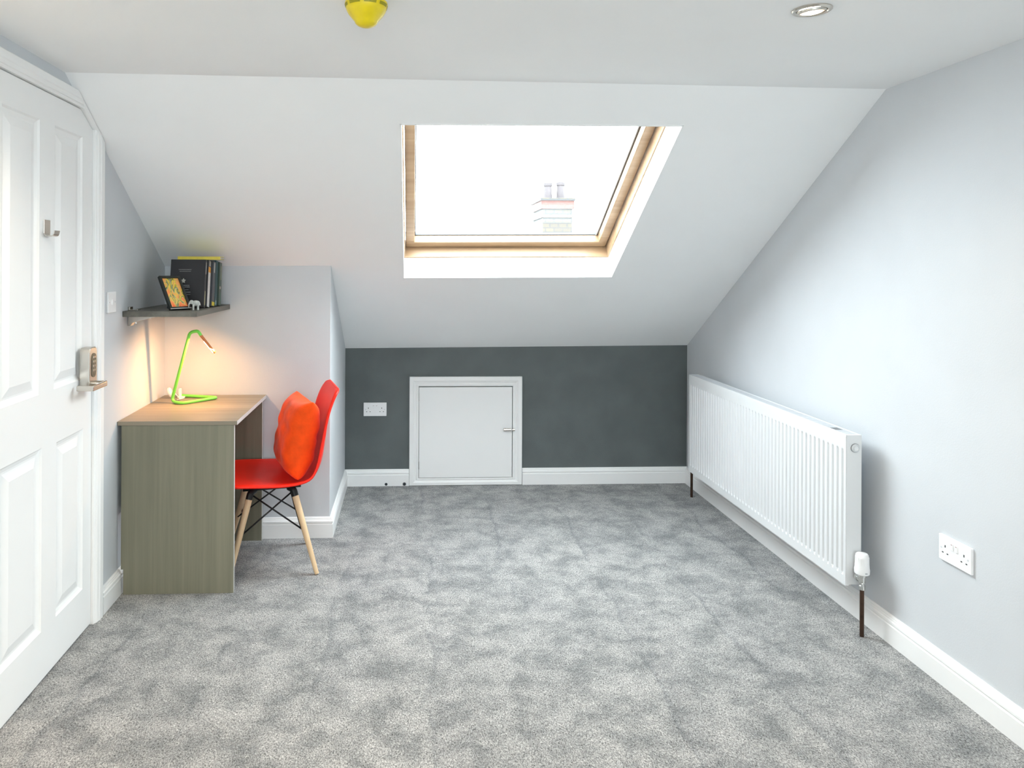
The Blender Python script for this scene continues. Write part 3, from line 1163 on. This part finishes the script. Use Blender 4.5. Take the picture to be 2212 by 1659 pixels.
book('slim book with a white spine and orange top, behind the black hardback', -0.953, 3.537, 0.222, 0.150, 0.050, (0.025, 0.025, 0.028), 9,
     [(0.0, 0.74, 0.12, 0.86, (0.66, 0.65, 0.62)), (0.74, 0.86, 0.12, 0.86, (0.72, 0.33, 0.03)), (0.88, 0.99, 0.3, 0.8, (0.4, 0.4, 0.36))])
book('dark slate book with a yellow band at the foot of its spine', -0.944, 3.592, 0.218, 0.150, 0.048, (0.045, 0.05, 0.06), 8,
     [(0.015, 0.10, 0.02, 0.98, (0.66, 0.52, 0.02)), (0.12, 0.95, 0.1, 0.35, (0.10, 0.11, 0.12)), (0.75, 0.97, 0.4, 0.7, (0.5, 0.5, 0.46))])
book('dark teal hardback, second from the far end of the row', -0.943, 3.646, 0.222, 0.160, 0.040, (0.018, 0.062, 0.068), 7,
     [(0.03, 0.12, 0.3, 0.6, (0.3, 0.42, 0.42))])
book('dark green patterned book at the far end of the row', -0.937, 3.693, 0.214, 0.150, 0.045, (0.03, 0.055, 0.035), 6,
     [(0.6, 0.92, 0.5, 0.9, (0.2, 0.22, 0.14)), (0.38, 0.44, 0.2, 0.7, (0.45, 0.38, 0.32)), (0.1, 0.3, 0.6, 0.9, (0.06, 0.16, 0.13))])
# yellow book lying flat on the row
mw = T(-0.906, 3.60, 1.4365) @ Rz(7)
t = thing('book', 'yellow book lying flat on top of the upright books', 'book', mw=mw, group='books on the shelf')
ymat = cover_mat('yellow_cover', (0.62, 0.50, 0.012))
bm = bmesh.new()
box(bm, -0.195, 0, 0, 0.15, 0, 0.0025)
box(bm, -0.195, 0, 0, 0.15, 0.0125, 0.015)
box(bm, -0.195, 0, 0, 0.0025, 0.0025, 0.0125)
obj('cover', bm, ymat, t)
obj('pages', bx(-0.192, -0.003, 0.0027, 0.147, 0.0027, 0.0123), M['paper'], t)

# ------------------------------------------------------------------ photo frame on the shelf
A = Vector((-1.035, 3.313, 0))
B = Vector((-0.975, 3.42, 0))
A = Vector((-1.052, 3.318, 0))
B = Vector((-0.985, 3.400, 0))
ux = (B - A).normalized()
nf_ = Vector((ux.y, -ux.x, 0))          # facing direction (towards +x, -y)
lean = math.radians(32)
uz = (Vector((0, 0, 1)) * math.cos(lean) - nf_ * math.sin(lean)).normalized()
ny = uz.cross(ux).normalized()
pf = thing('picture_frame', 'small black picture frame with an orange and yellow picture leaning on the shelf', 'picture frame',
           mw=axis_mat((A.x, A.y, SHZ1 + 0.0045), ux, ny, uz))
FWd, FHt = (B - A).length, 0.172
bm = bmesh.new()
bw = 0.011
plate(bm, [(0, 0), (FWd, 0), (FWd, FHt), (0, FHt)], [[(bw, bw), (FWd - bw, bw), (FWd - bw, FHt - bw), (bw, FHt - bw)]], -0.006, 0.008, lambda a, b, d: (a, d, b))
obj('surround', bm, plain('black_frame_lacquer', (0.012, 0.016, 0.014), 0.35), pf)


def art_mat():
    m, nt, b = new_mat('abstract_orange_print')
    L = nt.links.new
    tc = N(nt, 'ShaderNodeTexCoord')
    mp = N(nt, 'ShaderNodeMapping')
    mp.inputs['Scale'].default_value = (38, 1, 17)
    mp.inputs['Rotation'].default_value = (0, 0.25, 0)
    L(tc.outputs['Object'], mp.inputs['Vector'])
    n = N(nt, 'ShaderNodeTexNoise')
    n.inputs['Scale'].default_value = 1.0
    n.inputs['Detail'].default_value = 4
    n.inputs['Distortion'].default_value = 1.4
    L(mp.outputs[0], n.inputs['Vector'])
    sep = N(nt, 'ShaderNodeSeparateXYZ')
    L(tc.outputs['Object'], sep.inputs[0])
    ma = N(nt, 'ShaderNodeMath', operation='MULTIPLY_ADD')
    L(sep.outputs[2], ma.inputs[0])
    ma.inputs[1].default_value = 2.6
    L(n.outputs['Fac'], ma.inputs[2])
    r = N(nt, 'ShaderNodeValToRGB')
    e = r.color_ramp.elements
    e[0].position = 0.46
    e[0].color = (0.95, 0.16, 0.04, 1)
    e[1].position = 0.95
    e[1].color = (0.90, 0.38, 0.10, 1)
    for p, c in ((0.58, (0.95, 0.30, 0.10, 1)), (0.64, (0.80, 0.62, 0.10, 1)), (0.70, (0.30, 0.33, 0.22, 1)), (0.745, (0.10, 0.11, 0.04, 1)),
                 (0.79, (0.85, 0.65, 0.05, 1)), (0.86, (0.72, 0.36, 0.12, 1))):
        x = r.color_ramp.elements.new(p)
        x.color = c
    L(ma.outputs[0], r.inputs['Fac'])
    L(r.outputs[0], b.inputs['Base Color'])
    b.inputs['Roughness'].default_value = 0.35
    return m


bm = bmesh.new()
box(bm, bw, FWd - bw, 0.000, 0.003, bw, FHt - bw)
obj('picture', bm, art_mat(), pf)
bm = bmesh.new()
box(bm, 0.0, FWd, -0.0072, -0.005, 0.0, 0.0035)
obj('bottom_edge', bm, plain('pale_frame_edge', (0.45, 0.45, 0.43), 0.3), pf)
# strut behind
bm = bmesh.new()
p_top = Vector((FWd / 2, 0.008, FHt * 0.62))
# vertical drop in local coordinates back to the shelf
wv_ = axis_mat((A.x, A.y, SHZ1 + 0.0045), ux, ny, uz).inverted()
foot_w = Vector((A.x, A.y, SHZ1 + 0.005)) + ux * FWd / 2 - nf_ * 0.100
foot = wv_ @ foot_w
tube(bm, [p_top, foot], 0.004, 8)
obj('strut', bm, M['hole'], pf)

# ------------------------------------------------------------------ elephant figurine
el = thing('elephant_figurine', 'tiny pale stone elephant standing in front of the books', 'figurine', mw=T(-0.962, 3.385, SHZ1 + 0.0002) @ Rz(14))
EL = Matrix.Scale(0.84, 4)


def ell(bm, c, r, seg=16):
    m = T(*c) @ Matrix.Diagonal((r[0], r[1], r[2], 1))
    bmesh.ops.create_uvsphere(bm, u_segments=seg, v_segments=seg // 2 + 2, radius=1, matrix=m)


bm = bmesh.new()
ell(bm, (0.004, 0, 0.036), (0.0205, 0.0135, 0.0155))
ell(bm, (0.013, 0, 0.034), (0.0125, 0.0125, 0.0150))
ell(bm, (-0.019, 0, 0.042), (0.0105, 0.0095, 0.0115))
for sx in (-0.009, 0.014):
    for sy in (-0.0068, 0.0068):
        tube(bm, [(sx + 0.001, sy, 0.032), (sx, sy, 0.016), (sx, sy, 0.0)], [0.0068, 0.0052, 0.0058], 12)
tube(bm, [(-0.026, 0, 0.043), (-0.0315, 0, 0.032), (-0.033, 0, 0.020), (-0.031, 0, 0.010)], [0.0055, 0.0042, 0.0033, 0.0028], 10)
tube(bm, [(0.023, 0, 0.038), (0.0265, 0, 0.028), (0.0265, 0, 0.020)], [0.0022, 0.0016, 0.0014], 8)
eb = obj('body', bm, M['stone'], el, recalc=False)
eb.data.transform(EL)
rm = eb.modifiers.new('remesh', 'REMESH')
rm.mode = 'VOXEL'
rm.voxel_size = 0.0011
rm.use_smooth_shade = True
sm = eb.modifiers.new('smooth', 'SMOOTH')
sm.iterations = 5
for sy in (-1, 1):
    bm = bmesh.new()
    ell(bm, (-0.0145, sy * 0.0115, 0.041), (0.0075, 0.0025, 0.0105))
    obj('ear', bm, M['stone'], el, smooth=True).data.transform(EL)
    bm = bmesh.new()
    tube(bm, [(-0.026, sy * 0.005, 0.036), (-0.031, sy * 0.006, 0.031), (-0.035, sy * 0.006, 0.031)], [0.0015, 0.0012, 0.0006], 8)
    obj('tusk', bm, M['white_plastic'], el, smooth=True).data.transform(EL)

# ------------------------------------------------------------------ chair
CH = (-0.653, 3.552)
TH = 14.0
# local +x forward (towards the desk), local y = towards the far side... built right-handed
Fd = Vector((-math.cos(math.radians(TH)), -math.sin(math.radians(TH)), 0))
Ld = Vector((math.sin(math.radians(TH)) * 1.0, -math.cos(math.radians(TH)), 0))    # left of forward = near side (camera)
chm = axis_mat((CH[0], CH[1], 0), Fd, Ld, (0, 0, 1))
chair = thing('shell_chair', 'red moulded plastic chair with wooden legs pulled up to the desk', 'chair', mw=chm)


def catmull(pts, n):
    out = []
    P = [pts[0]] + list(pts) + [pts[-1]]
    segs = len(pts) - 1
    for i in range(n + 1):
        t = i / n * segs
        k = min(int(t), segs - 1)
        f = t - k
        a, b, c, d = P[k], P[k + 1], P[k + 2], P[k + 3]
        out.append(tuple(0.5 * (2 * b[j] + (c[j] - a[j]) * f + (2 * a[j] - 5 * b[j] + 4 * c[j] - d[j]) * f * f + (3 * b[j] - a[j] - 3 * c[j] + d[j]) * f ** 3) for j in range(len(b))))
    return out


# (x fwd, z, half width, rim offset along the local normal)
prof = [(0.262, 0.398, 0.120, 0.000), (0.258, 0.418, 0.165, 0.003), (0.235, 0.432, 0.205, 0.006), (0.17, 0.430, 0.232, 0.012), (0.08, 0.418, 0.238, 0.020),
        (-0.02, 0.404, 0.238, 0.028), (-0.12, 0.402, 0.234, 0.034), (-0.190, 0.424, 0.230, 0.040), (-0.228, 0.490, 0.224, 0.042), (-0.243, 0.570, 0.218, 0.040),
        (-0.254, 0.650, 0.212, 0.034), (-0.263, 0.725, 0.205, 0.026), (-0.273, 0.785, 0.196, 0.014), (-0.284, 0.822, 0.178, 0.004), (-0.296, 0.834, 0.145, 0.000)]
rows = catmull(prof, 44)
bm = bmesh.new()
NU = 24
grid = []
for i, (x, z, hw, ro) in enumerate(rows):
    a = rows[max(i - 1, 0)]
    b = rows[min(i + 1, len(rows) - 1)]
    tx, tz = b[0] - a[0], b[1] - a[1]
    l = math.hypot(tx, tz)
    nx, nz = tz / l, -tx / l          # normal on the sitter's side
    row = []
    for k in range(NU + 1):
        u = -1 + 2 * k / NU
        us = math.sin(u * math.pi / 2) * 0.35 + u * 0.65
        off = ro * abs(us) ** 2.4
        # the rim rolls outward in the last few percent
        if abs(us) > 0.93:
            off -= 0.006 * ((abs(us) - 0.93) / 0.07) ** 1.5
        row.append(bm.verts.new((x + nx * off, us * hw, z + nz * off)))
    grid.append(row)
for A_, B_ in zip(grid, grid[1:]):
    for k in range(NU):
        bm.faces.new((A_[k], A_[k + 1], B_[k + 1], B_[k]))
sh = obj('shell', bm, M['red'], chair, smooth=True)
sd = sh.modifiers.new('thick', 'SOLIDIFY')
sd.thickness = 0.007
sd.offset = 0
sh.modifiers.new('bev', 'BEVEL').width = 0.002
ss = sh.modifiers.new('sub', 'SUBSURF')
ss.levels = 1
ss.render_levels = 1
# rim flange
rim = [r_[0].co.copy() if False else None for r_ in grid[:0]]
me = sh.data
ncol = NU + 1
edge_pts = [me.vertices[i * ncol].co.copy() for i in range(len(rows))] + [me.vertices[(len(rows) - 1) * ncol + k].co.copy() for k in range(1, ncol)] + \
           [me.vertices[i * ncol + NU].co.copy() for i in range(len(rows) - 2, -1, -1)] + [me.vertices[k].co.copy() for k in range(NU - 1, 0, -1)]
# smooth the loop
for _ in range(3):
    edge_pts = [(edge_pts[i - 1] + edge_pts[i] * 2 + edge_pts[(i + 1) % len(edge_pts)]) / 4 for i in range(len(edge_pts))]
bm = bmesh.new()
tube(bm, edge_pts, 0.0058, 10, closed=True)
obj('rim', bm, M['red'], sh, smooth=True)

# legs
foot_x, foot_y = 0.196, 0.198
top_x, top_y, top_z = 0.104, 0.120, 0.345
for sx in (1, -1):
    for sy in (1, -1):
        f_ = Vector((sx * foot_x, sy * foot_y, 0.0))
        t_ = Vector((sx * top_x, sy * top_y, top_z))
        d_ = (t_ - f_).normalized()
        bm = bmesh.new()
        tube(bm, [f_ + Vector((0, 0, 0.004)), f_ + d_ * 0.02, f_ + d_ * 0.2, t_ - d_ * 0.0], [0.0095, 0.0102, 0.0135, 0.0155], 18)
        for v in bm.verts:
            if v.co.z < 0.0:
                v.co.z = 0.0
        lg = auto_smooth(obj('leg', bm, M['leg'], chair), 50)
        bm = bmesh.new()
        tube(bm, rounded([t_ - d_ * 0.002, t_ + d_ * 0.030, t_ + d_ * 0.034 + Vector((-sx * 0.018, -sy * 0.02, 0.002))], 0.012, 4), 0.0155, 14)
        obj('leg_cap', bm, M['black_metal'], lg)
# wire braces
bm = bmesh.new()


def legpt(sx, sy, z):
    k = z / top_z
    return Vector((sx * (foot_x + (top_x - foot_x) * k), sy * (foot_y + (top_y - foot_y) * k), z))


for sy in (1, -1):
    for sx in (1, -1):
        a = legpt(sx, sy, 0.185)
        b = legpt(-sx, sy, 0.366)
        tube(bm, [a + Vector((0, -sy * 0.012, 0)), b + Vector((0, -sy * 0.012, 0))], 0.0038, 10)
        tube(bm, [legpt(sx, sy, 0.178), legpt(sx, sy, 0.193)], [0.0185, 0.0182], 12) if False else None
for sx in (1, -1):
    for sy in (1, -1):
        a = legpt(sx, sy, 0.205)
        b = legpt(sx, -sy, 0.366)
        tube(bm, [a + Vector((-sx * 0.014, 0, 0)), b + Vector((-sx * 0.014, 0, 0))], 0.0038, 10)
obj('wire_brace', bm, M['black_metal'], chair, smooth=True)
bm = bmesh.new()
for sy in (1, -1):
    tube(bm, [(0.13, sy * 0.105, 0.386), (-0.13, sy * 0.105, 0.386)], 0.0075, 10)
for sx in (1, -1):
    tube(bm, [(sx * 0.105, 0.105, 0.385), (sx * 0.105, -0.105, 0.385)], 0.0075, 10)
obj('seat_mount', bm, M['black_metal'], chair, smooth=True)

# ------------------------------------------------------------------ cushion
cush = None
bm = bmesh.new()
n = 26
S_ = 0.176
TK = 0.088
vf, vb = [], []
for j in range(n + 1):
    rf, rb = [], []
    for i in range(n + 1):
        u, v = -1 + 2 * i / n, -1 + 2 * j / n
        # pinched edges, pulled corners
        px = u * S_ * (1 - 0.10 * (1 - v * v) * abs(u) ** 3)
        pz = v * S_ * 1.06 * (1 - 0.10 * (1 - u * u) * abs(v) ** 3)
        h = TK * max(0.0, (1 - u ** 4)) ** 0.55 * max(0.0, (1 - v ** 4)) ** 0.55
        wr = 0.0045 * math.sin(7 * u + 3.1 * v + 1) * math.cos(5 * v - 2 * u) + 0.003 * math.sin(15 * v + 4 * u)
        edge = (i in (0, n) or j in (0, n))
        sag = -0.02 * u * u * 0.3
        rf.append(bm.verts.new((px, -h - (0 if edge else wr * (h / TK)) + sag, pz)))
        rb.append(rf[-1] if edge else bm.verts.new((px, h * 0.8 + wr * (h / TK) + sag, pz)))
    vf.append(rf)
    vb.append(rb)
for j in range(n):
    for i in range(n):
        bm.faces.new((vf[j][i], vf[j][i + 1], vf[j + 1][i + 1], vf[j + 1][i]))
        q = (vb[j][i], vb[j + 1][i], vb[j + 1][i + 1], vb[j][i + 1])
        if len(set(q)) == 4:
            try:
                bm.faces.new(q)
            except ValueError:
                pass
# place: front of cushion (-y local) towards the chair's forward
cw = 21.0
cF = Vector((-math.cos(math.radians(cw)), -math.sin(math.radians(cw)), 0))
cS = Vector((-math.sin(math.radians(cw)), math.cos(math.radians(cw)), 0)) * -1
lean = math.radians(11)
cU = (Vector((0, 0, 1)) * math.cos(lean) - cF * math.sin(lean)).normalized()
cY = (-cF * math.cos(lean) - Vector((0, 0, 1)) * math.sin(lean)).normalized()
cX = cY.cross(cU)
cc = chm @ Vector((-0.128, 0.015, 0.606))
# rest the padding against the seat and the back instead of passing through them
from mathutils.bvhtree import BVHTree
tree = BVHTree.FromPolygons([v.co.copy() for v in sh.data.vertices], [tuple(p.vertices) for p in sh.data.polygons])
cm = axis_mat(cc, cX, cY, cU)
toc = chm.inverted() @ cm
frc = toc.inverted()
MG = 0.013
for v in bm.verts:
    q = toc @ v.co
    for _ in range(2):
        h = tree.ray_cast(Vector((0.15, q.y, max(q.z, 0.445))), Vector((-1, 0, 0)))
        if h[0] is not None and q.x < h[0].x + MG:
            q.x = h[0].x + MG
        if q.x > -0.235:
            h = tree.ray_cast(Vector((q.x, q.y, 0.70)), Vector((0, 0, -1)))
            if h[0] is not None and q.z < h[0].z + MG:
                q.z = h[0].z + MG
    v.co = frc @ q
cush = obj('cushion', bm, M['cushion'], None, axis_mat(cc, cX, cY, cU), smooth=True)
s2 = cush.modifiers.new('sub', 'SUBSURF')
s2.levels = 1
s2.render_levels = 1
tag(cush, 'plump orange velvet cushion propped against the back of the red chair', 'cushion')


# ------------------------------------------------------------------ ceiling spots and detector
def downlight(x, y, label, power=9.0, tilt=(0.0, 0.0)):
    t = thing('ceiling_spotlight', label, 'ceiling light', mw=T(x, y, ZC), group='recessed ceiling spotlights')
    bm = bmesh.new()
    lathe(bm, [(0.050, 0.0), (0.050, -0.0025), (0.047, -0.005), (0.040, -0.0055), (0.0375, -0.003), (0.0375, 0.0)], 48, cap=False)
    auto_smooth(obj('bezel', bm, M['nickel'], t), 35)
    rot = Matrix.Rotation(tilt[0], 4, 'X') @ Matrix.Rotation(tilt[1], 4, 'Y')
    bm = bmesh.new()
    lathe(bm, [(0.037, -0.001), (0.036, -0.006), (0.0295, -0.0075), (0.0275, -0.003), (0.0275, 0.0)], 40, mat=rot, cap=False)
    g = auto_smooth(obj('gimbal', bm, M['nickel'], t), 35)
    bm = bmesh.new()
    lathe(bm, [(0.0300, -0.0074), (0.0262, -0.0078)], 32, mat=rot, cap=False)
    obj('lamp_rim', bm, M['bulb_side'], g)
    bm = bmesh.new()
    lathe(bm, [(0.0, -0.0125), (0.014, -0.0115), (0.0236, -0.0090), (0.0262, -0.0076)], 32, mat=rot, cap=False)
    obj('lamp_face', bm, M['lamp_on'], g)
    l = bpy.data.lights.new('spot_light', 'SPOT')
    l.energy = power
    l.color = (1.0, 0.73, 0.44)
    l.spot_size = math.radians(130)
    l.spot_blend = 0.9
    l.shadow_soft_size = 0.024
    o = bpy.data.objects.new('spot_light', l)
    o.location = (0, 0, -0.012)
    link(o, t)
    return t


downlight(1.066, 1.92, 'lit round ceiling spotlight in the flat ceiling towards the right wall', 15, (0.10, -0.12))
downlight(-1.02, 1.85, 'lit ceiling spotlight at the top left corner above the door', 24)
for x, y, lb in ((-0.75, 0.55, 'added fill spotlight behind the camera towards the door side'),
                 (1.066, 0.55, 'added fill spotlight behind the camera towards the right wall')):
    downlight(x, y, lb, 110 if x < 0 else 32)  # two unseen spotlights added behind the camera as fill light

sd_ = thing('smoke_detector', 'ceiling smoke detector under a bright yellow dust cover', 'smoke detector', mw=T(-0.114, 1.915, ZC))
bm = bmesh.new()
lathe(bm, [(0.0, 0.0), (0.052, 0.0), (0.054, -0.003), (0.054, -0.008), (0.050, -0.010), (0.0, -0.010)], 40)
auto_smooth(obj('base', bm, M['white_plastic'], sd_), 35)
bm = bmesh.new()
lathe(bm, [(0.051, -0.0085), (0.0545, -0.011), (0.0550, -0.016), (0.0525, -0.024), (0.0500, -0.031), (0.0450, -0.040), (0.0350, -0.052), (0.0300, -0.058), (0.0280, -0.0625),
           (0.0240, -0.0665), (0.0170, -0.0705), (0.008, -0.0725), (0.0, -0.073)], 48, cap=False)
cvr = obj('dust_cover', bm, M['yellow'], sd_, smooth=True)
bm = bmesh.new()
for k in range(8):
    an = k * math.pi / 4 + 0.25
    m4 = Matrix.Rotation(an, 4, 'Z')
    for q in range(6):
        a0 = -0.30 + q * 0.10
        vs = []
        for aa, rr_, zz in ((a0, 0.0553, -0.0165), (a0 + 0.1, 0.0553, -0.0165), (a0 + 0.1, 0.0530, -0.0245), (a0, 0.0530, -0.0245)):
            vs.append(bm.verts.new(m4 @ Vector((rr_ * math.cos(aa), rr_ * math.sin(aa), zz))))
        bm.faces.new(vs)
obj('vent_slots', bm, M['yellow_d'], cvr)


# ------------------------------------------------------------------ outside: neighbour's roof and chimney
def brick_mat():
    m, nt, b = new_mat('pale_stock_brick')
    tc = N(nt, 'ShaderNodeTexCoord')
    mp = N(nt, 'ShaderNodeMapping')
    mp.inputs['Rotation'].default_value = (math.radians(90), 0, 0)
    nt.links.new(tc.outputs['Object'], mp.inputs['Vector'])
    br_ = N(nt, 'ShaderNodeTexBrick')
    br_.inputs['Color1'].default_value = (0.046, 0.041, 0.032, 1)
    br_.inputs['Color2'].default_value = (0.040, 0.036, 0.031, 1)
    br_.inputs['Mortar'].default_value = (0.028, 0.030, 0.032, 1)
    br_.inputs['Scale'].default_value = 1.0
    br_.inputs['Brick Width'].default_value = 0.225
    br_.inputs['Row Height'].default_value = 0.12
    br_.inputs['Mortar Size'].default_value = 0.018
    nt.links.new(mp.outputs[0], br_.inputs['Vector'])
    nt.links.new(br_.outputs['Color'], b.inputs['Base Color'])
    b.inputs['Roughness'].default_value = 0.9
    return m


M['brick'] = brick_mat()
M['slate'] = plain('blue_grey_slate', (0.026, 0.036, 0.040), 0.7, var=0.15, vscale=6)
M['terracotta'] = plain('terracotta_pot', (0.040, 0.034, 0.036), 0.8, var=0.1)
M['redbrick'] = plain('red_brick_course', (0.060, 0.028, 0.024), 0.9, var=0.15, vscale=10)
nb = thing('neighbouring_house', 'far house roof with a brick chimney stack seen through the roof window', 'house', mw=T(3.17, 19.0, -5.74))
bm = bmesh.new()
box(bm, -9, 6, 1.0, 8.0, 0, 6.2)
obj('house_wall', bm, M['brick'], nb)
bm = bmesh.new()
plate(bm, [(0.6, 5.9), (4.5, 8.24), (8.4, 5.9)], [], -9.2, 6.2, lambda a, b, d: (d, a, b))
# only the ridge shows above the far wall line
obj('roof', bm, M['slate'], nb)
bm = bmesh.new()
box(bm, 0.27, 1.03, 0.0, 1.45, 6.0, 8.65)
box(bm, 0.24, 1.06, -0.03, 1.48, 8.42, 8.50)
box(bm, 0.20, 1.10, -0.07, 1.52, 8.86, 8.93)
st = obj('chimney_stack', bm, M['brick'], nb)
bm = bmesh.new()
box(bm, 0.22, 1.08, -0.05, 1.50, 8.65, 8.86)
obj('chimney_cap', bm, M['redbrick'], st)
for px_, py_, hh in ((0.46, 0.35, 0.42), (0.80, 0.35, 0.44)):
    bm = bmesh.new()
    lathe(bm, [(0.13, 0.0), (0.115, 0.05), (0.095, hh - 0.1), (0.115, hh - 0.07), (0.12, hh), (0.08, hh), (0.08, hh - 0.2), (0, hh - 0.2)], 20, mat=T(px_, py_, 8.93))
    obj('chimney_pot', bm, M['terracotta'], st, smooth=False)
gd = bx(-40, 60, 5.2, 120, -6.2, -6.0)
tag(obj('ground', gd, plain('distant_ground', (0.16, 0.17, 0.14), 0.95, var=0.2, vscale=0.3)), kind='structure')
